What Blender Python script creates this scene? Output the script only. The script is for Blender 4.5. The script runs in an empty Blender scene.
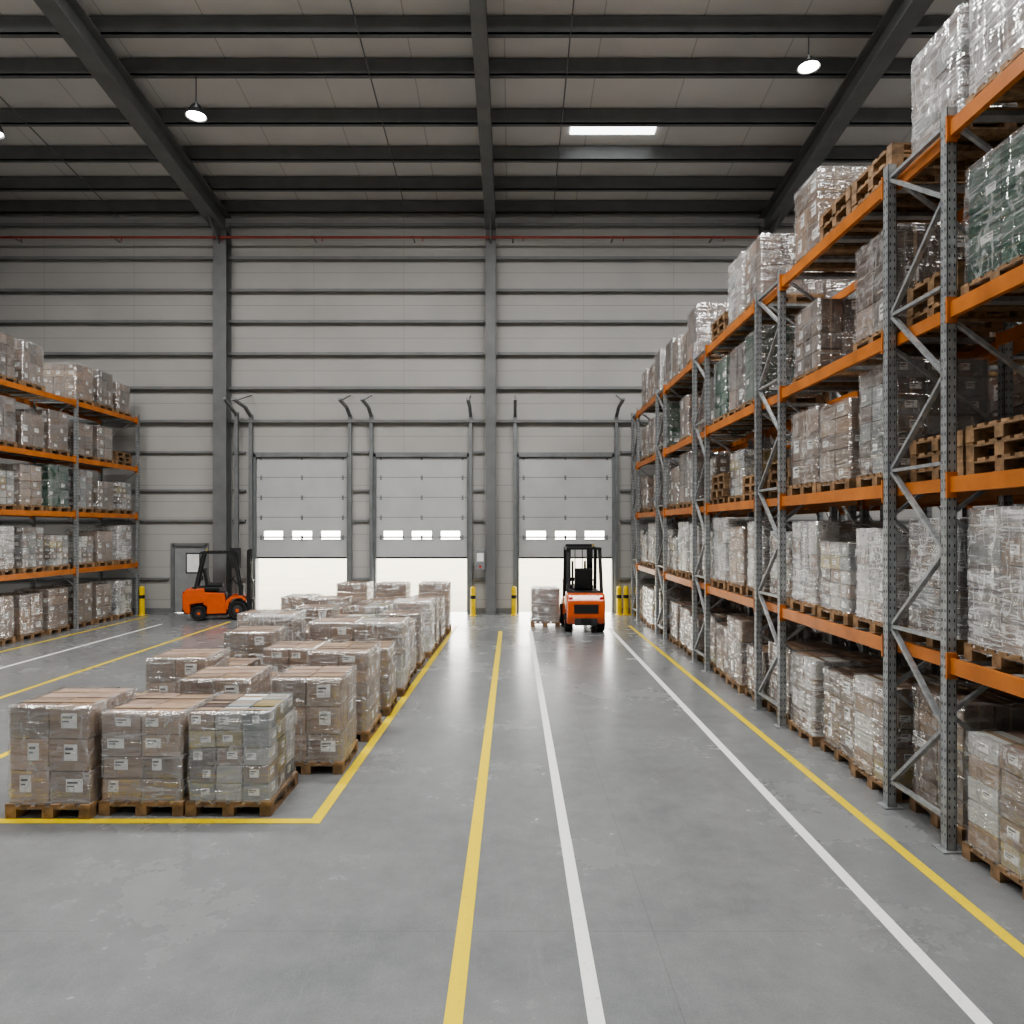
import bpy, bmesh, math, random
from mathutils import Vector, Matrix, noise
random.seed(7)
scene = bpy.context.scene
COL = scene.collection
try:
    scene.view_settings.look = 'AgX - Medium High Contrast'
except Exception: pass

# ------------------------------------------------------------------ materials
def new_mat(name):
    m = bpy.data.materials.new(name); m.use_nodes = True
    nt = m.node_tree; nt.nodes.clear()
    out = nt.nodes.new('ShaderNodeOutputMaterial')
    b = nt.nodes.new('ShaderNodeBsdfPrincipled')
    nt.links.new(b.outputs[0], out.inputs[0])
    return m, nt, b, out
def N(nt, t, **kw):
    n = nt.nodes.new(t)
    for k, v in kw.items(): setattr(n, k, v)
    return n
def setin(n, name, v): n.inputs[name].default_value = v
def ramp(nt, fac, stops):
    r = N(nt, 'ShaderNodeValToRGB')
    e = r.color_ramp.elements
    while len(e) < len(stops): e.new(0.5)
    for i, (p, c) in enumerate(stops):
        e[i].position = p
        e[i].color = (c, c, c, 1) if not hasattr(c, '__len__') else (c[0], c[1], c[2], 1)
    nt.links.new(fac, r.inputs[0]); return r
def mathn(nt, op, a, b=None):
    n = N(nt, 'ShaderNodeMath', operation=op)
    for i, v in enumerate((a, b)):
        if v is None: continue
        if hasattr(v, 'links'): nt.links.new(v, n.inputs[i])
        else: n.inputs[i].default_value = v
    return n.outputs[0]
def mix(nt, fac, a, b, bt='MIX'):
    n = N(nt, 'ShaderNodeMix', data_type='RGBA', blend_type=bt)
    for s, v in ((n.inputs[0], fac), (n.inputs[6], a), (n.inputs[7], b)):
        if hasattr(v, 'links'): nt.links.new(v, s)
        elif hasattr(v, '__len__'): s.default_value = (v[0], v[1], v[2], 1)
        else: s.default_value = v
    return n.outputs[2]
def simple(name, col, rough=0.5, metal=0.0, var=0.12, scale=6.0, bump=0.0, isl=False, coat=0.0):
    m, nt, b, out = new_mat(name)
    tc = N(nt, 'ShaderNodeTexCoord')
    nz = N(nt, 'ShaderNodeTexNoise'); setin(nz, 'Scale', scale); setin(nz, 'Detail', 5.0)
    nt.links.new(tc.outputs['Object'], nz.inputs['Vector'])
    dark = [c * (1 - var * 2) for c in col]; lite = [min(1, c * (1 + var)) for c in col]
    r = ramp(nt, nz.outputs[0], [(0.3, dark), (0.7, lite)])
    c = r.outputs[0]
    if isl:
        g = N(nt, 'ShaderNodeNewGeometry'); oi = N(nt, 'ShaderNodeObjectInfo')
        v = mathn(nt, 'MULTIPLY_ADD', g.outputs['Random Per Island'], 0.45)
        nt.nodes[-1].inputs[2].default_value = 0.65
        v2 = mathn(nt, 'MULTIPLY_ADD', oi.outputs['Random'], 0.5)
        nt.nodes[-1].inputs[2].default_value = 0.75
        hsv = N(nt, 'ShaderNodeHueSaturation')
        nt.links.new(c, hsv.inputs['Color'])
        nt.links.new(mathn(nt, 'MULTIPLY', v, v2), hsv.inputs['Value'])
        c = hsv.outputs[0]
    nt.links.new(c, b.inputs['Base Color'])
    setin(b, 'Roughness', rough); setin(b, 'Metallic', metal)
    if coat: setin(b, 'Coat Weight', coat)
    if bump:
        bp = N(nt, 'ShaderNodeBump'); setin(bp, 'Strength', bump); setin(bp, 'Distance', 0.02)
        nt.links.new(nz.outputs[0], bp.inputs['Height']); nt.links.new(bp.outputs[0], b.inputs['Normal'])
    return m
def emis(name, col, s):
    m = bpy.data.materials.new(name); m.use_nodes = True; nt = m.node_tree; nt.nodes.clear()
    out = nt.nodes.new('ShaderNodeOutputMaterial'); e = nt.nodes.new('ShaderNodeEmission')
    e.inputs[0].default_value = (*col, 1); e.inputs[1].default_value = s
    nt.links.new(e.outputs[0], out.inputs[0]); return m

M = {}
M['card'] = simple('cardboard', (0.31, 0.222, 0.175), 0.5, var=0.1, scale=9, isl=True)
M['card2'] = simple('cardboard_warm', (0.36, 0.242, 0.165), 0.5, var=0.1, scale=9, isl=True)
M['card3'] = simple('cardboard_dark', (0.18, 0.135, 0.12), 0.5, var=0.12, scale=9, isl=True)
M['cwhite'] = simple('carton_white', (0.68, 0.67, 0.64), 0.5, var=0.06, scale=5, isl=True)
M['cgrey'] = simple('carton_grey', (0.29, 0.31, 0.315), 0.5, var=0.15, scale=5, isl=True)
M['cgreen'] = simple('carton_green', (0.010, 0.085, 0.05), 0.4, var=0.15, scale=5, isl=True)
M['cyellow'] = simple('carton_ochre', (0.42, 0.34, 0.15), 0.5, var=0.15, scale=5, isl=True)
M['label'] = simple('paper_label', (0.9, 0.9, 0.88), 0.5, var=0.03)
M['ink'] = simple('label_ink', (0.05, 0.05, 0.05), 0.6, var=0.05)
M['tape'] = simple('packing_tape', (0.42, 0.32, 0.22), 0.2, var=0.05)
M['wood'] = simple('pallet_wood', (0.33, 0.205, 0.11), 0.75, var=0.25, scale=14, isl=True, bump=0.15)
M['orange'] = simple('orange_beam_paint', (0.52, 0.165, 0.028), 0.42, var=0.14, scale=3)
M['galv'] = simple('galvanised_steel', (0.37, 0.385, 0.395), 0.4, metal=0.4, var=0.16, scale=14)
M['hole'] = simple('punched_slot_dark', (0.02, 0.02, 0.02), 0.8)
M['steel'] = simple('structural_steel_grey', (0.165, 0.17, 0.172), 0.45, var=0.08, scale=2)
M['girt'] = simple('girt_grey', (0.19, 0.195, 0.197), 0.5, var=0.08, scale=2)
M['steel_l'] = simple('door_track_steel', (0.22, 0.23, 0.235), 0.45, metal=0.4, var=0.08, scale=3)
M['yellowp'] = simple('safety_yellow', (0.80, 0.56, 0.02), 0.4, var=0.08)
M['redpipe'] = simple('sprinkler_red', (0.30, 0.05, 0.035), 0.45)
M['fork_o'] = simple('truck_orange', (0.62, 0.10, 0.015), 0.3, var=0.05, coat=0.4)
M['black'] = simple('truck_black', (0.012, 0.012, 0.013), 0.5)
M['rubber'] = simple('tyre_rubber', (0.014, 0.014, 0.014), 0.8, bump=0.2)
M['dgrey'] = simple('dark_grey_plastic', (0.04, 0.04, 0.043), 0.5)
M['doorpan'] = simple('dock_door_panel', (0.47, 0.475, 0.475), 0.45, var=0.04, scale=1.5)
M['pdoor'] = simple('personnel_door_paint', (0.27, 0.28, 0.28), 0.4, var=0.05)
M['lampg'] = emis('lamp_glow', (1, 0.97, 0.92), 25)
M['panelg'] = emis('rooflight_or_fill_glow', (0.97, 1, 1), 5)
M['tail'] = simple('tail_light', (0.6, 0.02, 0.02), 0.2)

def glass():
    m = bpy.data.materials.new('door_glazing'); m.use_nodes = True; nt = m.node_tree; nt.nodes.clear()
    out = nt.nodes.new('ShaderNodeOutputMaterial'); t = nt.nodes.new('ShaderNodeBsdfTransparent')
    g = nt.nodes.new('ShaderNodeBsdfGlossy'); mx = nt.nodes.new('ShaderNodeMixShader')
    g.inputs['Roughness'].default_value = 0.05; mx.inputs[0].default_value = 0.08
    nt.links.new(t.outputs[0], mx.inputs[1]); nt.links.new(g.outputs[0], mx.inputs[2]); nt.links.new(mx.outputs[0], out.inputs[0])
    return m
M['glass'] = glass()

def wrapmat(name, base, haze, crease):
    """stretch film: mostly clear, glossy, with thin whitish creases and hazy overlaps"""
    m, nt, b, out = new_mat(name)
    tc = N(nt, 'ShaderNodeTexCoord'); oi = N(nt, 'ShaderNodeObjectInfo')
    va = N(nt, 'ShaderNodeVectorMath', operation='ADD')
    cx = N(nt, 'ShaderNodeCombineXYZ'); r10 = mathn(nt, 'MULTIPLY', oi.outputs['Random'], 40.0)
    for i in range(3): nt.links.new(r10, cx.inputs[i])
    nt.links.new(tc.outputs['Object'], va.inputs[0]); nt.links.new(cx.outputs[0], va.inputs[1])
    def nz(scl, rot, s, d, det=4.0):
        mp = N(nt, 'ShaderNodeMapping'); mp.inputs['Scale'].default_value = scl; mp.inputs['Rotation'].default_value = rot
        nt.links.new(va.outputs[0], mp.inputs[0])
        n = N(nt, 'ShaderNodeTexNoise'); setin(n, 'Scale', s); setin(n, 'Detail', det); setin(n, 'Roughness', 0.55); setin(n, 'Distortion', d)
        nt.links.new(mp.outputs[0], n.inputs['Vector']); return n.outputs[0]
    big = nz((1, 1, 2.5), (0.2, 0.2, 0), 1.6, 0.3)
    fine = nz((0.8, 0.8, 6.5), (0.45, 0.35, 0), 2.0, 0.5, 2.5)
    fine2 = nz((4.0, 4.0, 0.8), (0.3, -0.4, 0), 1.7, 0.4, 2.5)
    def ridge(f, w):
        a = mathn(nt, 'ABSOLUTE', mathn(nt, 'SUBTRACT', f, 0.5))
        return ramp(nt, a, [(0.0, 1.0), (w, 0.0)]).outputs[0]
    cr = mathn(nt, 'MAXIMUM', ridge(fine, 0.028), ridge(fine2, 0.02))
    hz = ramp(nt, big, [(0.4, 0.0), (0.68, 1.0)]).outputs[0]
    fac = mathn(nt, 'ADD', mathn(nt, 'MULTIPLY', cr, crease), mathn(nt, 'MULTIPLY', hz, haze))
    fac = mathn(nt, 'ADD', fac, base); fac = mathn(nt, 'MINIMUM', fac, 0.95)
    setin(b, 'Base Color', (0.80, 0.80, 0.80, 1)); setin(b, 'Roughness', 0.15)
    bp = N(nt, 'ShaderNodeBump'); setin(bp, 'Strength', 0.8); setin(bp, 'Distance', 0.06)
    nt.links.new(mathn(nt, 'ADD', fine, mathn(nt, 'MULTIPLY', fine2, 0.8)), bp.inputs['Height'])
    tr = N(nt, 'ShaderNodeBsdfTransparent'); mx = N(nt, 'ShaderNodeMixShader')
    gl = N(nt, 'ShaderNodeBsdfGlossy'); setin(gl, 'Roughness', 0.07); setin(gl, 'Color', (1, 1, 1, 1)); m2 = N(nt, 'ShaderNodeMixShader'); m2.inputs[0].default_value = 0.26
    for q in (b, gl): nt.links.new(bp.outputs[0], q.inputs['Normal'])
    nt.links.new(tr.outputs[0], m2.inputs[1]); nt.links.new(gl.outputs[0], m2.inputs[2])
    nt.links.new(fac, mx.inputs[0]); nt.links.new(m2.outputs[0], mx.inputs[1]); nt.links.new(b.outputs[0], mx.inputs[2])
    nt.links.new(mx.outputs[0], out.inputs[0]); return m
M['wrap'] = wrapmat('stretch_film', 0.0, 0.12, 0.34)
M['wrapw'] = wrapmat('stretch_film_heavy', 0.08, 0.45, 0.5)

def floor_mat():
    m, nt, b, out = new_mat('polished_concrete')
    tc = N(nt, 'ShaderNodeTexCoord')
    n1 = N(nt, 'ShaderNodeTexNoise'); setin(n1, 'Scale', 0.5); setin(n1, 'Detail', 10.0); setin(n1, 'Roughness', 0.65)
    n2 = N(nt, 'ShaderNodeTexNoise'); setin(n2, 'Scale', 4.0); setin(n2, 'Detail', 9.0); setin(n2, 'Roughness', 0.75)
    n3 = N(nt, 'ShaderNodeTexNoise'); setin(n3, 'Scale', 80.0); setin(n3, 'Detail', 4.0)
    for n in (n1, n2, n3): nt.links.new(tc.outputs['Object'], n.inputs['Vector'])
    c1 = ramp(nt, n1.outputs[0], [(0.3, (0.172, 0.179, 0.183)), (0.72, (0.245, 0.252, 0.254))])
    c2 = ramp(nt, n2.outputs[0], [(0.3, 0.90), (0.7, 1.06)])
    c3 = ramp(nt, n3.outputs[0], [(0.3, 0.90), (0.7, 1.07)])
    c = mix(nt, 1.0, c1.outputs[0], c2.outputs[0], 'MULTIPLY'); c = mix(nt, 1.0, c, c3.outputs[0], 'MULTIPLY')
    n4 = N(nt, 'ShaderNodeTexNoise'); setin(n4, 'Scale', 1.3); setin(n4, 'Detail', 14.0); setin(n4, 'Roughness', 0.8)
    nt.links.new(tc.outputs['Object'], n4.inputs['Vector'])
    spk = ramp(nt, n4.outputs[0], [(0.55, 0.0), (0.78, 0.28)])
    c = mix(nt, spk.outputs[0], c, (0.09, 0.09, 0.09))
    mp = N(nt, 'ShaderNodeMapping'); mp.inputs['Scale'].default_value = (3.0, .35, 1); mp.inputs['Rotation'].default_value = (0, 0, .25); nt.links.new(tc.outputs['Object'], mp.inputs[0])
    n5 = N(nt, 'ShaderNodeTexNoise'); setin(n5, 'Scale', 2.0); setin(n5, 'Detail', 3.0); setin(n5, 'Distortion', .6); nt.links.new(mp.outputs[0], n5.inputs['Vector'])
    sc = ramp(nt, mathn(nt, 'ABSOLUTE', mathn(nt, 'SUBTRACT', n5.outputs[0], .5)), [(0, .1), (.005, 0.0)])
    c = mix(nt, sc.outputs[0], c, (.42, .42, .42))
    sp = N(nt, 'ShaderNodeSeparateXYZ'); nt.links.new(tc.outputs['Object'], sp.inputs[0])
    def line(o, per, off, w):
        f = mathn(nt, 'MODULO', mathn(nt, 'ADD', o, off + per * 50), per)
        return mathn(nt, 'LESS_THAN', f, w)
    j = mathn(nt, 'MAXIMUM', line(sp.outputs[0], 6.0, 5.1, 0.008), line(sp.outputs[1], 6.0, 1.4, 0.008))
    c = mix(nt, mathn(nt, 'MULTIPLY', j, 0.3), c, (0.1, 0.1, 0.1))
    nt.links.new(c, b.inputs['Base Color'])
    rr = ramp(nt, n1.outputs[0], [(0.3, 0.22), (0.75, 0.31)]); nt.links.new(rr.outputs[0], b.inputs['Roughness'])
    setin(b, 'Specular IOR Level', 0.85)
    bp = N(nt, 'ShaderNodeBump'); setin(bp, 'Strength', 0.02); setin(bp, 'Distance', 0.01)
    nt.links.new(n2.outputs[0], bp.inputs['Height']); nt.links.new(bp.outputs[0], b.inputs['Normal'])
    return m
M['floor'] = floor_mat()

def panel_mat(name, col, axis, per, off, w, axis2=None, per2=3.0, off2=0, rough=0.5, dk=0.45, dk2=.5):
    m, nt, b, out = new_mat(name)
    tc = N(nt, 'ShaderNodeTexCoord'); sp = N(nt, 'ShaderNodeSeparateXYZ'); nt.links.new(tc.outputs['Object'], sp.inputs[0])
    nz = N(nt, 'ShaderNodeTexNoise'); setin(nz, 'Scale', 0.5); setin(nz, 'Detail', 6.0); nt.links.new(tc.outputs['Object'], nz.inputs['Vector'])
    r = ramp(nt, nz.outputs[0], [(0.3, [c * 0.9 for c in col]), (0.7, [c * 1.05 for c in col])])
    def line(o, per, off, w):
        return mathn(nt, 'LESS_THAN', mathn(nt, 'MODULO', mathn(nt, 'ADD', o, off + per * 50), per), w)
    j = line(sp.outputs[axis], per, off, w)
    if axis2 is not None: j = mathn(nt, 'MAXIMUM', j, mathn(nt, 'MULTIPLY', line(sp.outputs[axis2], per2, off2, 0.02), dk2))
    c = mix(nt, mathn(nt, 'MULTIPLY', j, dk), r.outputs[0], (0.03, 0.03, 0.03))
    nt.links.new(c, b.inputs['Base Color']); setin(b, 'Roughness', rough)
    return m
M['wall'] = panel_mat('wall_cladding', (0.40, 0.392, 0.375), 2, 0.5, 0.1, 0.014, 0, 2.75, 0.6)
M['wall_s'] = panel_mat('side_wall_cladding', (0.40, 0.392, 0.375), 2, 1.0, 0.1, 0.02, 1, 2.75, 0.6)
M['roof'] = panel_mat('roof_sheet', (0.64, 0.625, 0.61), 0, 2.1, 0.2, 0.025, None, dk=.35)
M['apron'] = simple('outside_concrete', (0.25, 0.232, 0.175), 0.8, var=0.06, scale=0.5)

def paint_mat(name, col):
    m, nt, b, out = new_mat(name)
    tc = N(nt, 'ShaderNodeTexCoord'); nz = N(nt, 'ShaderNodeTexNoise'); setin(nz, 'Scale', 22.0); setin(nz, 'Detail', 8.0); setin(nz, 'Roughness', 0.75)
    nt.links.new(tc.outputs['Object'], nz.inputs['Vector'])
    r = ramp(nt, nz.outputs[0], [(0.30, [c * 0.6 + 0.06 for c in col]), (0.44, col)])
    nt.links.new(r.outputs[0], b.inputs['Base Color']); setin(b, 'Roughness', 0.4); return m
M['pyel'] = paint_mat('floor_paint_yellow', (0.80, 0.60, 0.02)); M['pwhi'] = paint_mat('floor_paint_white', (0.84, 0.84, 0.82))

# ------------------------------------------------------------------ mesh builder
class MB:
    def __init__(s): s.v = []; s.f = []; s.m = []; s.mats = []; s.sm = []
    def mi(s, k):
        if k not in s.mats: s.mats.append(k)
        return s.mats.index(k)
    def add(s, vs, fs, k, smooth=False):
        o = len(s.v); s.v += [tuple(p) for p in vs]; i = s.mi(k)
        for f in fs: s.f.append([o + a for a in f]); s.m.append(i); s.sm.append(smooth)
    def box(s, x0, x1, y0, y1, z0, z1, k, bev=0.0, mat=None):
        if bev > 0:
            bm = bmesh.new(); bmesh.ops.create_cube(bm, size=1.0)
            for v in bm.verts: v.co = Vector(((x0 + x1) / 2 + v.co.x * (x1 - x0), (y0 + y1) / 2 + v.co.y * (y1 - y0), (z0 + z1) / 2 + v.co.z * (z1 - z0)))
            bmesh.ops.bevel(bm, geom=bm.edges[:], offset=bev, segments=2, affect='EDGES', profile=0.6)
            if mat: bm.transform(mat)
            s.frombm(bm, k); return
        p = [(x0,y0,z0),(x1,y0,z0),(x1,y1,z0),(x0,y1,z0),(x0,y0,z1),(x1,y0,z1),(x1,y1,z1),(x0,y1,z1)]
        if mat: p = [mat @ Vector(q) for q in p]
        s.add(p, [(3,2,1,0),(4,5,6,7),(0,1,5,4),(1,2,6,5),(2,3,7,6),(3,0,4,7)], k)
    def frombm(s, bm, k, smooth=False):
        bm.verts.ensure_lookup_table(); bm.verts.index_update()
        s.add([v.co[:] for v in bm.verts], [[v.index for v in f.verts] for f in bm.faces], k, smooth); bm.free()
    def prism(s, prof, x0, x1, k, bev=0.0):   # prof in (y,z)
        bm = bmesh.new()
        a = [bm.verts.new((x0, y, z)) for y, z in prof]; b = [bm.verts.new((x1, y, z)) for y, z in prof]
        n = len(prof)
        bm.faces.new(a); bm.faces.new(b[::-1])
        for i in range(n): bm.faces.new((a[i], b[i], b[(i + 1) % n], a[(i + 1) % n]))
        bmesh.ops.recalc_face_normals(bm, faces=bm.faces[:])
        if bev: bmesh.ops.bevel(bm, geom=bm.edges[:], offset=bev, segments=3, affect='EDGES', profile=0.5)
        s.frombm(bm, k)
    def strut(s, a, b, w, t, k, up=(0, 0, 1)):
        a = Vector(a); b = Vector(b); d = (b - a); L = d.length; d.normalize(); u = Vector(up)
        if abs(d.dot(u)) > 0.98: u = Vector((1, 0, 0))
        sx = d.cross(u).normalized(); sz = sx.cross(d).normalized()
        p = []
        for q in (a, b):
            for i, j in ((-1,-1),(1,-1),(1,1),(-1,1)): p.append(q + sx * i * w / 2 + sz * j * t / 2)
        s.add(p, [(0,1,2,3),(7,6,5,4),(0,4,5,1),(1,5,6,2),(2,6,7,3),(3,7,4,0)], k)
    def cyl(s, a, b, r, k, n=16, r2=None, caps=True):
        a = Vector(a); b = Vector(b); r2 = r if r2 is None else r2; d = (b - a).normalized()
        u = Vector((0, 0, 1)) if abs(d.z) < 0.9 else Vector((1, 0, 0))
        e = d.cross(u).normalized(); g = d.cross(e)
        p = [a + (e * math.cos(t) + g * math.sin(t)) * r for t in [2 * math.pi * i / n for i in range(n)]]
        p += [b + (e * math.cos(t) + g * math.sin(t)) * r2 for t in [2 * math.pi * i / n for i in range(n)]]
        s.add(p, [(i, (i + 1) % n, n + (i + 1) % n, n + i) for i in range(n)], k, True)
        if caps:
            s.add(p[:n], [tuple(range(n))[::-1]], k); s.add(p[n:], [tuple(range(n))], k)
    def torus(s, c, R, r, k, rot=None, n=24, m=8):
        p = []; f = []
        for i in range(n):
            for j in range(m):
                a = 2 * math.pi * i / n; b = 2 * math.pi * j / m
                q = Vector(((R + r * math.cos(b)) * math.cos(a), (R + r * math.cos(b)) * math.sin(a), r * math.sin(b)))
                if rot: q = rot @ q
                p.append(q + Vector(c)); f.append((i*m+j, ((i+1)%n)*m+j, ((i+1)%n)*m+(j+1)%m, i*m+(j+1)%m))
        s.add(p, f, k, True)
    def mesh(s, name):
        me = bpy.data.meshes.new(name); me.from_pydata(s.v, [], s.f)
        for k in s.mats: me.materials.append(M[k])
        me.polygons.foreach_set('material_index', s.m); me.polygons.foreach_set('use_smooth', s.sm)
        me.update(); return me
def obj(name, me, loc=(0, 0, 0), rz=0, parent=None):
    if isinstance(me, MB): me = me.mesh(name)
    o = bpy.data.objects.new(name, me); o.location = loc; o.rotation_euler = (0, 0, rz); COL.objects.link(o)
    if parent: o.parent = parent
    return o
def empty(name, loc=(0, 0, 0), rz=0):
    e = bpy.data.objects.new(name, None); e.location = loc; e.rotation_euler = (0, 0, rz); COL.objects.link(e); return e

# ------------------------------------------------------------------ building shell
YW = 21.84; XL = -16.5; XR = 16.5; YB = -12.0; S = YW / 714.0
def wx(px): return (px - 513) * S
def wz(py): return 2.6 + (528 - py) * S
def zs(y): return 0.12 * (YW - abs(y))   # roof rise, ridge at y=0
b = MB(); b.box(XL - .25, XR + .25, YB - .25, YW + .25, -0.3, 0, 'floor'); obj('floor', b)
b = MB(); b.box(-80, 80, YW + .25, 110, -0.35, -0.02, 'apron'); obj('outside_ground', b)

DOORS = [(wx(256), wx(347)), (wx(376), wx(467)), (wx(519), wx(612))]
DH = wz(457); PD = (wx(173), wx(207)); PH = wz(545)
b = MB(); W0, W1 = YW, YW + .25
b.box(XL, XR, W0, W1, DH, 12.75, 'wall')
xs = [XL, PD[0], PD[1]] + [v for d in DOORS for v in d] + [XR]
for i in range(0, len(xs), 2): b.box(xs[i], xs[i + 1], W0, W1, 0, DH, 'wall')
b.box(PD[0], PD[1], W0, W1, PH, DH, 'wall')
obj('wall_back', b)
for nm, x in (('wall_left', XL), ('wall_right', XR)):
    b = MB(); x0, x1 = (x - .25, x) if x < 0 else (x, x + .25)
    b.prism([(YB, 0), (YW + .25, 0), (YW + .25, 12.6), (0, 15.2), (YB, 13.8)], x0, x1, 'wall_s'); obj(nm, b)
b = MB(); b.box(XL, XR, YB - .25, YB, 0, 14, 'wall'); obj('wall_front', b)
b = MB()
for prof in ([(YW + .25, 12.5 - .03), (YW + .25, 12.72), (0, 12.72 + zs(0)), (0, 12.5 + zs(0))], [(0, 12.5 + zs(0)), (0, 12.72 + zs(0)), (YB - .25, 12.72 + zs(YB)), (YB - .25, 12.5 + zs(YB))]):
    b.prism(prof, XL - .25, XR + .25, 'roof')
obj('ceiling', b)

def slab(b, x0, x1, y0, y1, za, zb, k):
    b.prism([(y0, za + zs(y0)), (y0, zb + zs(y0)), (y1, zb + zs(y1)), (y1, za + zs(y1))], x0, x1, k)
CX = [wx(225), wx(491), wx(765), -15.9, 15.6]
for ci, cx in enumerate(CX):
    b = MB()
    hw = 0.15 if ci == 1 else 0.2
    for (ya, yb) in ((0, YW - .02), (YB + .02, 0)):
        slab(b, cx - hw, cx + hw, ya, yb, 11.5, 11.54, 'steel')
        slab(b, cx - .02, cx + .02, ya, yb, 11.54, 12.06, 'steel')
        slab(b, cx - hw, cx + hw, ya, yb, 12.06, 12.1, 'steel')
    y1 = YW - .01
    b.prism([(y1, 10.9), (y1, 11.55), (y1 - 1.4, 11.55 + .16), ], cx - .02, cx + .02, 'steel')
    b.box(cx - hw, cx + hw, y1 - .03, y1, 0, 11.8, 'steel'); b.box(cx - hw, cx + hw, y1 - .4, y1 - .37, 0, 11.6, 'steel')
    b.box(cx - .02, cx + .02, y1 - .38, y1 - .02, 0, 11.7, 'steel')
    b.box(cx - .28, cx + .28, y1 - .48, y1, 0, .03, 'steel')
    obj('steel_portal_frame', b)
b = MB()
for y in [21.6, 20.42, 19.1, 17.68, 16.08, 14.94, 13.5, 12.0, 10.5, 9, 7.5, 6, 4.5, 3, 1.5, -1.5, -3, -4.5, -6, -7.5, -9, -10.5]:
    z = 12.1 + zs(y)
    b.box(XL, XR, y - .03, y, z, z + .37, 'steel'); b.box(XL, XR, y - .03, y + .11, z, z + .03, 'steel'); b.box(XL, XR, y, y + .13, z + .33, z + .36, 'steel')
obj('roof_purlins', b)
b = MB()
for x in (wx(408) , 1.2, -12.0, 11.0):
    for (ya, yb) in ((0, YW - .1), (YB, 0)):
        b.cyl((x, ya, 12.07 + zs(ya)), (x, yb, 12.07 + zs(yb)), .016, 'steel', 8)
obj('roof_sag_rods', b)
b = MB()
segs = [(CX[3], CX[0]), (CX[0], CX[1]), (CX[1], CX[2]), (CX[2], CX[4])]
for py in (226, 259, 291, 322, 354, 388, 421):
    z = wz(py)
    for a, c in segs:
        b.box(a + .2, c - .2, YW - .16, YW, z - .015, z + .015, 'girt'); b.box(a + .2, c - .2, YW - .18, YW - .15, z - .07, z + .015, 'girt')
for py in (452, 490, 520, 578):
    z = wz(py)
    for a, c in ((CX[3] + .2, PD[0] - .1 if py > 540 else CX[0] - .2), (CX[0] + .25, DOORS[0][0] - .3), (DOORS[0][1] + .2, DOORS[1][0] - .2), (DOORS[1][1] + .2, CX[1] - .22), (DOORS[2][1] + .25, CX[2] - .2), (CX[2] + .2, CX[4] - .2)):
        b.box(a, c, YW - .1, YW, z - .05, z + .015, 'girt')
obj('wall_girts', b)
b = MB(); zp = wz(244); b.cyl((XL + .1, YW - .5, zp), (XR - .1, YW - .5, zp), .035, 'redpipe', 10)
for x in range(-15, 16, 3):
    b.cyl((x + .3, YW - .5, zp), (x + .3, YW - .5, zp - .12), .015, 'redpipe', 6)
    b.box(x - .02, x + .02, YW - .52, YW - .01, zp + .03, zp + .05, 'steel')
obj('sprinkler_pipe', b)
b = MB()
for i in range(0, len(xs), 2): b.box(xs[i], xs[i + 1], YW - .02, YW, 0, .15, 'girt')
obj('baseboard_back', b)

# ------------------------------------------------------------------ dock doors
ZB = wz(557)
for di, (x0, x1) in enumerate(DOORS):
    b = MB(); w = x1 - x0; y0 = YW + .06; y1 = YW + .11
    nsec = 5; hh = (DH - ZB) / nsec
    wins = [(x0 + w * a, x0 + w * c) for a, c in ((.08, .29), (.39, .61), (.71, .92))]
    wz0, wz1 = wz(539.5), wz(531)
    for i in range(nsec):
        a = ZB + i * hh; c = a + hh - .012
        if a < wz0 < c or a < wz1 < c:
            if wz0 > a: b.box(x0, x1, y0, y1, a, wz0, 'doorpan')
            if wz1 < c: b.box(x0, x1, y0, y1, wz1, c, 'doorpan')
            lo, hi = max(a, wz0), min(c, wz1); xx = x0
            for (u, v) in wins:
                b.box(xx, u, y0, y1, lo, hi, 'doorpan'); xx = v
                b.box(u, v, y0 + .02, y0 + .03, lo, hi, 'glass')
                for q in ((u - .03, v + .03, lo - .03, lo), (u - .03, v + .03, hi, hi + .03), (u - .03, u, lo, hi), (v, v + .03, lo, hi)):
                    b.box(q[0], q[1], y0 - .012, y0, q[2], q[3], 'doorpan')
            b.box(xx, x1, y0, y1, lo, hi, 'doorpan')
        else: b.box(x0, x1, y0, y1, a, c, 'doorpan')
        b.box(x0, x1, y0 + .01, y1 - .005, c, a + hh, 'dgrey')
        for q in (.05, .5, .95): b.box(x0 + w * q - .03, x0 + w * q + .03, y0 - .012, y0, a + hh - .09, a + hh + .05, 'steel_l')
    b.box(x0, x1, y0 - .005, y1 + .005, ZB - .05, ZB, 'rubber')
    for sx, x in ((-1, x0), (1, x1)):
        b.box(min(x, x + sx * .12), max(x, x + sx * .12), YW - .04, YW + .03, 0, DH + .1, 'steel_l')
        t = x + sx * .12
        b.box(t - .05, t + .05, YW - .16, YW - .04, 0, 6.05, 'steel_l')
        b.strut((t, YW - .12, 6.0), (t, YW - .55, 6.2), .09, .08, 'steel_l')
        b.strut((t, YW - .55, 6.2), (t, YW - 1.5, 6.28), .09, .06, 'steel_l')
        b.strut((t, YW - 1.25, 6.28), (t, YW - .05, 6.65), .03, .03, 'steel_l')
    b.box(x0 - .12, x1 + .12, YW - .04, YW + .03, DH, DH + .14, 'steel_l')
    obj('door_%d' % (di + 1), b)
b = MB(); x0, x1 = PD
for q in ((x0 - .06, x0 + .04, 0, PH + .06), (x1 - .04, x1 + .06, 0, PH + .06), (x0, x1, PH - .04, PH + .06)): b.box(q[0], q[1], YW - .03, YW + .1, q[2], q[3], 'steel_l')
b.box(x0 + .04, x1 - .04, YW + .03, YW + .08, .01, PH - .04, 'pdoor')
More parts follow.
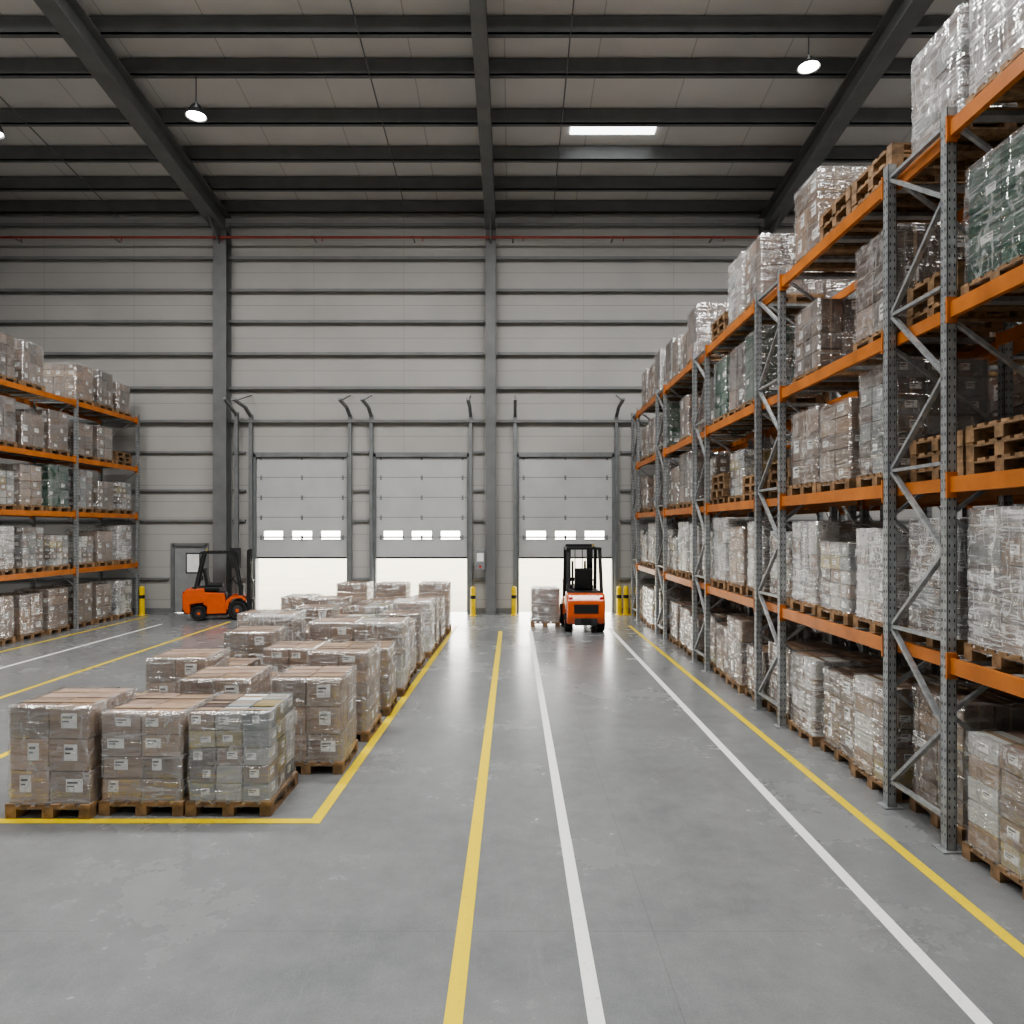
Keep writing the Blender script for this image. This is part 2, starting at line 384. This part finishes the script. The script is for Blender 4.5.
b.box(x0 + .42, x1 - .25, YW + .015, YW + .03, 1.25, 1.8, 'label'); b.box(x0 + .38, x1 - .21, YW + .02, YW + .035, 1.21, 1.84, 'dgrey')
b.box(x1 - .16, x1 - .13, YW - .03, YW + .03, 1.0, 1.14, 'dgrey'); b.cyl((x1 - .15, YW - .03, 1.05), (x1 - .28, YW - .03, 1.05), .012, 'dgrey', 8)
obj('door_4', b)
b = MB(); x = wx(481); b.box(x - .14, x + .14, YW - .52, YW - .42, 1.35, 1.95, 'cgrey', .01); b.box(x - .1, x + .1, YW - .53, YW - .52, 1.6, 1.85, 'label'); b.box(x - .03, x + .03, YW - .53, YW - .52, 1.42, 1.48, 'tail'); b.box(x-.05, x+.05, YW-.42, YW - .01, 1.45, 1.85, 'steel'); obj('control_box', b)
b = MB(); x = wx(240)
b.box(x - .05, x + .05, YW - .32, YW - .2, 0, 6.1, 'steel_l'); b.strut((x, YW - .25, 6.0), (x, YW - 1.2, 6.35), .07, .07, 'steel_l')
b.box(x - .15, x + .15, YW - .4, YW - .32, 1.4, 2.0, 'dgrey')
obj('cable_trunking', b)
for px, y in ((142, 21.3), (473, 21.2), (514, 21.3), (619, 21.4), (626, 21.4), (633, 21.4)):
    X = (px - 513) * y / 714; b = MB()
    b.cyl((0, 0, 0), (0, 0, .82), .075, 'yellowp', 16, caps=False); b.cyl((0, 0, .82), (0, 0, .86), .075, 'yellowp', 16, .04)
    b.cyl((0, 0, .5), (0, 0, .6), .077, 'black', 16); b.box(-.1, .1, -.12, .12, 0, .012, 'yellowp'); obj('safety_bollard', b, (X, y, 0))

# ------------------------------------------------------------------ floor markings
def stripe(x0, y0, x1, y1, w, k, nm, z=.002):
    b = MB(); a = Vector((x0, y0, z)); c = Vector((x1, y1, z)); d = (c - a).normalized(); n = Vector((-d.y, d.x, 0)) * w / 2
    p = [a - n, a + n, c + n, c - n]; b.add(p, [(0, 1, 2, 3)][::-1], k)
    me = b.mesh(nm)
    if me.polygons[0].normal.z < 0: me.flip_normals()
    obj(nm, me)
stripe(-.315, -6, -.315, 18, .1, 'pyel', 'floor_line_yellow')
stripe(.44, -6, .44, 18, .09, 'pwhi', 'floor_line_white')
stripe(2.45, -6, 2.5, 18.5, .09, 'pwhi', 'floor_line_white')
stripe(3.16, -6, 3.1, 19, .09, 'pyel', 'floor_line_yellow')
stripe(-1.75, 6.38, -1.5, 19, .1, 'pyel', 'floor_line_yellow')
stripe(-9, 6.33, -1.7, 6.33, .1, 'pyel', 'floor_line_yellow', .003)
stripe(-5.85, 6.38, -5.7, 19, .1, 'pyel', 'floor_line_yellow')
stripe(-7.85, 0, -7.85, 19.8, .09, 'pyel', 'floor_line_yellow', .001)
stripe(-9.5, 0, -9.5, 19.3, .09, 'pwhi', 'floor_line_white')
stripe(-10.75, 0, -10.75, 21, .09, 'pyel', 'floor_line_yellow')

# ------------------------------------------------------------------ pallets & loads
PW, PDp, PHt = .77, .82, .13
def add_pallet(b, z=0, jit=0):
    r = random.uniform
    hx, hy = PW / 2, PDp / 2
    ox, oy = r(-jit, jit), r(-jit, jit)
    for x in (-hx, -.05, hx - .1):
        b.box(x + ox, x + .1 + ox, -hy + oy, hy + oy, z, z + .018, 'wood')
        for y in (-hy, -.05, hy - .1): b.box(x + ox, x + .1 + ox, y + oy, y + .1 + oy, z + .018, z + .09, 'wood')
    for y in (-hy, -.05, hy - .1): b.box(-hx + ox, hx + ox, y + oy, y + .1 + oy, z + .09, z + .108, 'wood')
    n = 6
    for i in range(n):
        x = -hx + (PW - .09) * i / (n - 1); b.box(x + ox, x + .09 + ox, -hy + oy, hy + oy, z + .108, z + .13, 'wood')
def make_load(nm, nx, ny, nz, h, mats, wrap='wrap', labels=0.4, seed=1, over=0.0):
    random.seed(seed); r = random.uniform
    b = MB(); add_pallet(b)
    w, d = PW - .04 + over, PDp - .05 + over; cw, cd = w / nx, d / ny
    for k in range(nz):
        z0 = PHt + k * h + .002; z1 = z0 + h - .008
        sh = r(-.012, .012)
        for i in range(nx):
            for j in range(ny):
                x0 = -w / 2 + i * cw + .003 + sh + r(0, .006); y0 = -d / 2 + j * cd + .003 + r(-.004, .006)
                x1, y1 = x0 + cw - .014, y0 + cd - .014
                mt = random.choice(mats); edge = i in (0, nx - 1) or j in (0, ny - 1)
                if not edge and k < nz - 1: continue
                b.box(x0, x1, y0, y1, z0, z1 + (r(-.008, .004) if k == nz - 1 else 0), mt, .008)
                if k == nz - 1:
                    b.box(x0 + .005, x1 - .005, (y0 + y1) / 2 - .025, (y0 + y1) / 2 + .025, z1 + .003, z1 + .005, 'tape')
                for face in range(4):
                    if (face == 0 and j) or (face == 1 and j < ny - 1) or (face == 2 and i) or (face == 3 and i < nx - 1): continue
                    e = .0015
                    def rect(u0, u1, v0, v1, kk, e=e):
                        if face == 0: b.box(x0 + (x1 - x0) * u0, x0 + (x1 - x0) * u1, y0 - e, y0, z0 + (z1 - z0) * v0, z0 + (z1 - z0) * v1, kk)
                        elif face == 1: b.box(x0 + (x1 - x0) * u0, x0 + (x1 - x0) * u1, y1, y1 + e, z0 + (z1 - z0) * v0, z0 + (z1 - z0) * v1, kk)
                        elif face == 2: b.box(x0 - e, x0, y0 + (y1 - y0) * u0, y0 + (y1 - y0) * u1, z0 + (z1 - z0) * v0, z0 + (z1 - z0) * v1, kk)
                        else: b.box(x1, x1 + e, y0 + (y1 - y0) * u0, y0 + (y1 - y0) * u1, z0 + (z1 - z0) * v0, z0 + (z1 - z0) * v1, kk)
                    if face > 1 and mt.startswith('card'): rect(.46, .54, .02, .98, 'tape', .0008)
                    if r(0, 1) < labels:
                        u = r(.08, .5); lw = r(.25, .45); v = r(.3, .4); lh = r(.35, .55)
                        rect(u, u + lw, v, v + lh, 'label')
                        rect(u + .03, u + lw * .7, v + lh * .65, v + lh * .8, 'ink', .0022); rect(u + .03, u + lw * .5, v + lh * .4, v + lh * .5, 'ink', .0022)
    if wrap:
        H0, H1 = .08, PHt + nz * h + .006; hx, hy = w / 2 + .012, d / 2 + .012; rc = .03
        ring = []
        for (cx, cy, a0) in ((hx - rc, -hy + rc, -90), (hx - rc, hy - rc, 0), (-hx + rc, hy - rc, 90), (-hx + rc, -hy + rc, 180)):
            for t in (0, 45, 90):
                a = math.radians(a0 + t); ring.append((cx + rc * math.cos(a), cy + rc * math.sin(a)))
        full = []
        for i in range(len(ring)):
            p, q = ring[i], ring[(i + 1) % len(ring)]; n = 12 if math.dist(p, q) > .1 else 1
            for s_ in range(n): full.append((p[0] + (q[0] - p[0]) * s_ / n, p[1] + (q[1] - p[1]) * s_ / n))
        n = len(full); rows = 20; vs = []; fs = []
        for j in range(rows + 1):
            z = H0 + (H1 - H0) * j / rows
            for (x, y) in full:
                nn = noise.noise(Vector((x * 7 + seed * 3, y * 7, z * 12 + x * 4 + y * 3))) * .014 + .004
                L = math.hypot(x, y); vs.append((x + x / L * nn, y + y / L * nn, z))
        for (x, y) in full: vs.append((x * .9, y * .9, H1 + .004 + noise.noise(Vector((x * 9, y * 9, seed))) * .008))
        for j in range(rows + 1):
            for i in range(n): fs.append((j * n + i, j * n + (i + 1) % n, (j + 1) * n + (i + 1) % n, (j + 1) * n + i))
        b.add(vs, fs, wrap, True)
    return b.mesh(nm)
C = ['card', 'card', 'card2']
LV = {
 'bigbrown': make_load('brown_load_large', 2, 2, 3, .29, ['card', 'card2'], 'wrap', .55, 1),
 'brownlab': make_load('brown_load_labelled', 2, 2, 4, .2, ['card', 'card2'], 'wrap', .9, 2),
 'greylab': make_load('mixed_load_labelled', 3, 3, 5, .16, ['cgrey', 'cwhite', 'card3', 'cwhite', 'cgrey', 'card', 'cyellow'], 'wrap', .9, 3),
 'tallbrown': make_load('brown_load_tall', 2, 3, 5, .19, C, 'wrap', .5, 4),
 'pinkbrown': make_load('brown_load_mid', 3, 3, 4, .22, ['card', 'card', 'card3'], 'wrap', .45, 5),
 'dark': make_load('dark_load', 2, 2, 3, .33, ['card3', 'card'], 'wrap', .5, 6),
 'white': make_load('white_load', 3, 3, 5, .2, ['cwhite', 'card', 'cgrey'], 'wrapw', .5, 8),
 'white2': make_load('white_load_b', 2, 3, 4, .25, ['card', 'cwhite', 'card2'], 'wrapw', .5, 9),
 'green': make_load('green_load', 2, 2, 5, .21, ['cgreen'], 'wrap', .35, 10),
 'blue': make_load('grey_load', 3, 3, 6, .17, ['cgrey', 'cgrey', 'card3'], 'wrap', .5, 11),
 'yellow': make_load('ochre_load', 2, 3, 5, .19, ['cyellow', 'card', 'card2', 'cwhite'], 'wrap', .4, 12),
 'low': make_load('low_load', 2, 2, 2, .28, C, 'wrap', .7, 13),
 'xtall': make_load('film_wrapped_load', 2, 2, 5, .21, ['card', 'card3', 'cgrey'], 'wrapw', .4, 14),
}
def pstack(n, seed):
    random.seed(seed); b = MB()
    for i in range(n): add_pallet(b, i * .131, .015)
    return b.mesh('empty_pallet_stack')
LV['ps3'] = pstack(3, 21); LV['ps5'] = pstack(4, 22); LV['ps1'] = pstack(1, 23)

random.seed(99)
FL = [(6.82, ['bigbrown', 'brownlab', 'greylab']), (7.95, ['low', 'bigbrown', 'bigbrown']), (9.1, ['bigbrown', 'low', 'tallbrown']),
      (10.25, ['low', 'brownlab', 'brownlab']), (11.35, ['bigbrown', 'low', 'white2']), (12.45, ['white2', 'bigbrown', 'bigbrown']),
      (13.55, ['low', 'greylab', 'pinkbrown']), (14.65, ['bigbrown', 'low', 'white2']), (15.7, ['tallbrown', 'greylab', 'pinkbrown']),
      (16.75, ['low', 'brownlab', 'bigbrown']), (17.8, ['tallbrown', 'tallbrown', 'tallbrown'])]
for ri, (y, vs) in enumerate(FL):
    for ci, v in enumerate(vs):
        x = [-4.14, -3.33, -2.56][ci] if ri == 0 else [-4.15, -3.19, -2.2][ci] + .02 * (y - 7)
        o = obj('loaded_pallet', LV[v], (x + random.uniform(-.04, .04), y + random.uniform(-.06, .06), 0), random.uniform(-.04, .04))
        if ri == 10: o.scale = (1, 1, 1.15)
for x, y, v in ((-5.0, 16.9, 'pinkbrown'), (-4.95, 15.6, 'low'), (-5.0, 14.3, 'brownlab')):
    obj('loaded_pallet', LV[v], (x, y, 0), random.uniform(-.03, .03))
obj('loaded_pallet', LV['pinkbrown'], (.86, 19.15, 0), .0)

# ------------------------------------------------------------------ racking
LEV = [1.5, 2.95, 4.35, 5.8]; HT = 5.98
def post(b, x, y):
    b.box(x - .04, x + .04, y - .045, y - .04, 0, HT, 'galv'); b.box(x - .04, x + .04, y + .04, y + .045, 0, HT, 'galv')
    b.box(x - .04, x - .035, y - .045, y + .045, 0, HT, 'galv'); b.box(x + .035, x + .04, y - .045, y + .045, 0, HT, 'galv')
    b.box(x - .09, x + .09, y - .08, y + .08, 0, .012, 'galv')
    z = .12
    while z < HT - .1:
        for s in (-1, 1):
            b.box(x - .0415, x - .0405, y + s * .02 - .0045, y + s * .02 + .0045, z, z + .024, 'hole'); b.box(x + .0405, x + .0415, y + s * .02 - .0045, y + s * .02 + .0045, z, z + .024, 'hole')
            b.box(x + s * .02 - .0045, x + s * .02 + .0045, y - .0465, y - .0455, z, z + .024, 'hole')
        z += .075
def lattice(b, x, ya, yb):
    z = .25; i = 0
    while z < HT - .5:
        z2 = min(z + .72, HT - .15)
        p, q = (ya + .04, yb - .04) if i % 2 else (yb - .04, ya + .04)
        b.strut((x, p, z), (x, q, z2), .03, .045, 'galv', (1, 0, 0))
        if i % 2 == 0: b.strut((x, ya, z), (x, yb, z), .03, .045, 'galv', (1, 0, 0))
        z = z2; i += 1
    b.strut((x, ya, HT - .12), (x, yb, HT - .12), .03, .045, 'galv', (1, 0, 0))
def beam(b, x, ya, yb, z, k='orange'):
    b.box(x - .025, x + .025, ya + .045, yb - .045, z - .065, z + .04, k); b.box(x - .025, x + .01, ya + .045, yb - .045, z + .04, z + .06, k)
    for y in (ya + .05, yb - .05): b.box(x - .05, x + .035, y - .012, y + .012, z - .11, z + .1, k)
def rack(nm, xf, xb, frames, lat, sgn):
    b = MB()
    for (ya, yb) in frames:
        for x in (xf, xb):
            post(b, x, ya)
            if lat: post(b, x, yb); lattice(b, x, ya, yb)
        for y in ((ya, yb) if lat else (ya,)):
            z = .3; i = 0
            while z < HT - .7:
                a, c = (xf, xb) if i % 2 else (xb, xf); b.strut((a, y, z), (c, y, z + .8), .03, .04, 'galv', (0, 1, 0)); z += .8; i += 1
    for i in range(len(frames) - 1):
        ya = frames[i][1] if lat else frames[i][0]; yb = frames[i + 1][0]
        for z in LEV:
            beam(b, xf, ya, yb, z); beam(b, xb, ya, yb, z)
            n = 9
            for k in range(n):
                y = ya + .15 + (yb - ya - .3) * k / (n - 1); b.box(min(xf, xb) + .02, max(xf, xb) - .02, y - .05, y + .05, z + .04 - .02, z + .06, 'wood' if k % 2 else 'galv')
    if lat:
        for (ya, yb) in frames:
            for z in LEV:
                for x in (xf + .07, xb - .07): b.box(x - .02, x + .02, ya, yb, z - .05, z + .06, 'orange')
    return b
def slots(frames, lat):
    out = []
    for i in range(len(frames)):
        if lat: out.append((sum(frames[i]) / 2, True))
        if i < len(frames) - 1:
            ya = frames[i][1]; yb = frames[i + 1][0]; p = (yb - ya - .1) / 3
            for k in range(3): out.append((ya + .05 + p * (k + .5), False))
    return out
FR = [(5.77 + 3.58 * k, 6.67 + 3.58 * k) for k in range(-1, 5)]
def fill(parent, xc, frames, lat, table, prob, pick, sd):
    random.seed(sd)
    for y, inl in slots(frames, lat):
        for li in range(5):
            z = 0 if li == 0 else LEV[li - 1] + .061
            key = None
            for (yy, l), v in table.items():
                if l == li and abs(yy - y) < .3: key = v
            rv = random.random(); pk = random.choice(pick[li]); a = random.choice((math.pi / 2, -math.pi / 2)); dx = random.uniform(-.03, .03)
            if key is None:
                if rv > prob[li]: continue
                key = pk
            if key == '-': continue
            o = obj('stored_pallet', LV[key], (xc + dx, y, z), a + random.uniform(-.02, .02), parent)
            o.scale = (random.uniform(.97, 1.05), 1.14 if not inl else 1.0, random.uniform(.85, 1.08) if not key.startswith('ps') else 1)
pick = [['bigbrown', 'yellow', 'white2', 'tallbrown', 'brownlab', 'dark'], ['white', 'white2', 'white', 'greylab', 'tallbrown'],
        ['blue', 'bigbrown', 'ps5', 'tallbrown', 'greylab', 'dark', 'ps3'], ['bigbrown', 'pinkbrown', 'tallbrown', 'green', 'dark', 'ps3', 'green'], ['pinkbrown', 'tallbrown', 'bigbrown', 'ps3', 'dark', 'xtall']]
tabR = {(5.3, 0): 'yellow', (6.22, 0): 'tallbrown', (7.13, 0): 'yellow', (8.0, 0): 'bigbrown', (8.9, 0): 'white2', (9.8, 0): 'brownlab',
        (5.3, 1): 'xtall', (6.22, 1): 'xtall', (7.13, 1): 'white', (8.0, 1): 'greylab', (8.9, 1): 'white', (9.8, 1): 'white2',
        (5.3, 2): 'ps3', (6.22, 2): 'ps3', (7.13, 2): 'blue', (8.0, 2): 'tallbrown', (8.9, 2): 'bigbrown', (9.8, 2): 'ps5', (10.7, 2): 'ps3', (11.6, 2): 'greylab', (12.5, 2): 'ps5',
        (5.3, 3): 'green', (6.22, 3): 'ps3', (7.13, 3): 'dark', (8.0, 3): '-', (8.9, 3): 'pinkbrown', (9.8, 3): '-', (11.6, 3): 'dark', (10.7, 3): 'green', (12.5, 3): 'green',
        (5.3, 4): 'xtall', (6.22, 4): 'xtall', (7.13, 4): 'ps3', (8.0, 4): 'ps3', (8.9, 4): 'bigbrown', (9.8, 4): '-', (10.7, 4): 'pinkbrown', (11.6, 4): 'xtall', (12.5, 4): 'ps3', (13.4, 4): 'ps1'}
XF = 3.52
rk = empty('pallet_rack'); obj('rack_frame', rack('r', XF, XF + 1.08, FR, True, 1), parent=rk)
fill(rk, XF + .54, FR, True, tabR, [.95, .95, .85, .8, .6], pick, 5)
rk = empty('pallet_rack'); obj('rack_frame', rack('r', XF + 1.35, XF + 2.43, FR, True, 1), parent=rk)
fill(rk, XF + 1.89, FR, True, {(5.3, 4): '-', (6.22, 4): '-', (7.13, 4): '-', (8.0, 4): '-', (5.3, 3): 'green'}, [.9, .85, .8, .6, .15], pick, 6)
FRL = [(y, y) for y in (9.3, 12.3, 15.3, 18.3, 21.3)]
rk = empty('pallet_rack'); obj('rack_frame', rack('r', -11.2, -12.3, FRL, False, -1), parent=rk)
pl = [['white2', 'tallbrown', 'bigbrown', 'white'], ['white', 'white2', 'blue', 'bigbrown', 'greylab'], ['pinkbrown', 'green', 'tallbrown', 'blue', 'greylab'], ['pinkbrown', 'bigbrown', 'ps3', 'tallbrown', 'dark'], ['pinkbrown', 'tallbrown', 'dark', 'bigbrown']]
fill(rk, -11.75, FRL, False, {}, [1, 1, .97, .97, .97], pl, 8)
# ------------------------------------------------------------------ forklifts
def forklift():
    b = MB()
    for x in (-1, 1):
        for (y, r, w, hx) in ((.45, .29, .2, .41), (-.72, .23, .17, .39)):
            a, c = x * (hx - w / 2), x * (hx + w / 2)
            b.cyl((a, y, r), (c, y, r), r, 'rubber', 28); b.cyl((c, y, r), (c + x * .012, y, r), r * .5, 'dgrey', 20, r * .45); b.cyl((c, y, r), (c + x * .03, y, r), r * .2, 'fork_o', 12)
            b.torus((c, y, r), r * .86, .03, 'rubber', Matrix.Rotation(math.pi / 2, 3, 'Y'))
    b.prism([(-.7, .16), (.62, .16), (.64, .42), (.2, .44), (.12, .5), (.08, .84), (-.72, .9)], -.3, .3, 'dgrey', .015)
    b.prism([(-.5, .2), (.12, .2), (.12, .45), (.05, .82), (-.6, .88), (-.6, .5), (-.47, .42)], -.46, .46, 'fork_o', .03)
    for u in ((-.48, -.3), (.3, .48)):
        b.prism([(.1, .32), (.16, .32), (.2, .55), (.35, .66), (.58, .66), (.72, .55), (.72, .62), (.6, .74), (.3, .74), (.1, .6)], u[0], u[1], 'fork_o', .01)
    b.prism([(-.98, .2), (-1.14, .24), (-1.22, .42), (-1.22, .8), (-1.1, .98), (-.55, 1.0), (-.52, .55), (-.98, .5)], -.47, .47, 'fork_o', .05)
    b.box(-.28, .28, -1.2, -.5, .2, .52, 'dgrey', .02)
    b.box(-.3, .3, -1.235, -1.2, .5, .72, 'black', .01); b.box(-.12, .12, -1.26, -1.18, .26, .38, 'black', .01)
    for x in (-1, 1): b.box(x * .38 - .05, x * .38 + .05, -1.2, -1.1, .84, .9, 'tail', .01)
    b.box(-.4, .4, -.95, -.1, .9, 1.02, 'black', .03)
    b.box(-.24, .24, -.5, -.02, 1.0, 1.12, 'black', .04)
    b.box(-.23, .23, -.12, .0, 0, .55, 'black', .04, Matrix.Translation((0, -.42, 1.05)) @ Matrix.Rotation(math.radians(12), 4, 'X'))
    b.box(-.36, .36, .48, .62, .42, 1.08, 'black', .03)
    b.strut((0, .5, 1.0), (0, .28, 1.22), .04, .04, 'black'); b.torus((0, .27, 1.23), .15, .015, 'black', Matrix.Rotation(math.radians(40), 3, 'X'))
    for x in (-1, 1):
        b.strut((x * .42, -.85, .95), (x * .4, -.6, 2.06), .08, .07, 'black'); b.strut((x * .42, .58, .6), (x * .4, .34, 2.06), .07, .08, 'black')
        b.strut((x * .4, -.68, 2.07), (x * .4, .45, 2.07), .08, .07, 'black')
        b.box(x * .33 - .045, x * .33 + .045, .74, .86, .06, 2.12, 'black'); b.box(x * .25 - .03, x * .25 + .03, .78, .88, .1, 2.16, 'black')
        b.cyl((x * .17, .8, .15), (x * .17, .8, 1.7), .03, 'dgrey', 12); b.box(x * .1 - .012, x * .1 + .012, .82, .85, .3, 2.0, 'dgrey')
        b.box(x * .2 - .05, x * .2 + .05, .93, .97, .06, .62, 'black'); b.box(x * .2 - .05, x * .2 + .05, .93, 1.55, .06, .1, 'black')
        b.strut((x * .38, .62, .35), (x * .33, .8, .9), .04, .04, 'dgrey')
    for y in (-.66, -.45, -.25, -.05, .15, .35, .43): b.box(-.4, .4, y - .02, y + .02, 2.05, 2.1, 'black')
    for z in (.3, 1.15, 2.06): b.box(-.36, .36, .76, .8, z, z + .1, 'black')
    b.box(-.42, .42, .89, .93, .22, .32, 'black'); b.box(-.42, .42, .89, .93, .52, .62, 'black')
    b.box(-.44, .44, .9, .93, 1.15, 1.19, 'black')
    for i in range(7): x = -.42 + i * .14; b.box(x - .012, x + .012, .9, .92, .6, 1.16, 'black')
    b.cyl((.25, -.5, 2.09), (.25, -.5, 2.12), .05, 'black', 12); b.cyl((.25, -.5, 2.12), (.25, -.5, 2.2), .04, 'cyellow', 12, .03)
    return b.mesh('forklift')
fk = forklift()
obj('forklift', fk, (1.80, 18.75, 0), 0)
o = obj('forklift', fk, (-8.3, 20.5, 0), -math.pi / 2 + .3); o.scale = (.86, .86, .92)

# ------------------------------------------------------------------ lamps
def highbay():
    b = MB()
    b.cyl((0, 0, .0), (0, 0, .1), .23, 'dgrey', 24, .2, False); b.cyl((0, 0, .1), (0, 0, .2), .2, 'dgrey', 24, .07, False); b.cyl((0, 0, .2), (0, 0, .34), .07, 'galv', 16, .05)
    b.cyl((0, 0, .02), (0, 0, .025), .2, 'lampg', 24); b.cyl((0, 0, .34), (0, 0, 1.02), .012, 'dgrey', 8); b.torus((0, 0, .36), .03, .008, 'galv', Matrix.Rotation(math.pi / 2, 3, 'X'), 12, 6)
    for a in range(8):
        t = a * math.pi / 4; b.strut((.06 * math.cos(t), .06 * math.sin(t), .3), (.19 * math.cos(t), .19 * math.sin(t), .11), .008, .03, 'dgrey')
    return b.mesh('high_bay_lamp')
hb = highbay()
for x, y, z in ((-7.15, 16.08, 11.88), (6.2, 14.94, 12.25), (-11.75, 16.08, 11.5), (-7.0, 7.5, 12.8), (6.0, 6.0, 13), (0, 9, 12.7), (-7, -3, 13.3), (6, -3, 13.3)):
    H = 12.12 + zs(y) - z
    o = obj('high_bay_lamp', hb, (x, y + .03, z)); o.scale = (1, 1, max(H, .5) / 1.02)
def rooflight_or_fill(x, y, w, d, energy):
    b = MB(); z = 12.47
    b.prism([(y - d / 2, z + zs(y - d / 2)), (y - d / 2, z + .02 + zs(y - d / 2)), (y + d / 2, z + .02 + zs(y + d / 2)), (y + d / 2, z + zs(y + d / 2))], x - w / 2, x + w / 2, 'panelg')
    obj('rooflight_or_fill', b)  # shared by the visible rooflight and the unseen added fill panels
    if energy:
        l = bpy.data.lights.new('added_fill_area', 'AREA'); l.shape = 'RECTANGLE'; l.size = w; l.size_y = d; l.energy = energy; l.color = (1, .99, .97)
        o = bpy.data.objects.new('added_fill_area', l); o.location = (x, y, z - .6 + zs(y)); COL.objects.link(o)
rooflight_or_fill(2.58, 18.4, 2.2, .42, 0)
for x in (-10.5, -3.8, 3.0, 10.5):
    for y, e in ((11.25, 730), (5.25, 370), (-5.2, 230)): rooflight_or_fill(x, y, 4.5, 1.0, e)  # unseen glowing panels and area lights, added for soft overall fill

# outside light
w = bpy.data.worlds.new('overcast_sky'); scene.world = w; w.use_nodes = True
bg = w.node_tree.nodes['Background']; bg.inputs[0].default_value = (1, .97, .90, 1); bg.inputs[1].default_value = 11.0
for x0, x1 in DOORS:
    l = bpy.data.lights.new('door_portal', 'AREA'); l.shape = 'RECTANGLE'; l.size = x1 - x0; l.size_y = ZB
    l.cycles.is_portal = True
    o = bpy.data.objects.new('door_portal', l); o.location = ((x0 + x1) / 2, YW + .26, ZB / 2); o.rotation_euler = (-math.pi / 2, 0, 0); COL.objects.link(o)

cam = bpy.data.cameras.new('camera'); co = bpy.data.objects.new('camera', cam); COL.objects.link(co)
co.location = (0, 0, 2.6); co.rotation_euler = (math.pi / 2, 0, 0)
cam.sensor_width = 36; cam.lens = 36 * 714 / 1024; cam.shift_x = -1 / 1024; cam.shift_y = 16 / 1024; cam.clip_end = 300
scene.camera = co
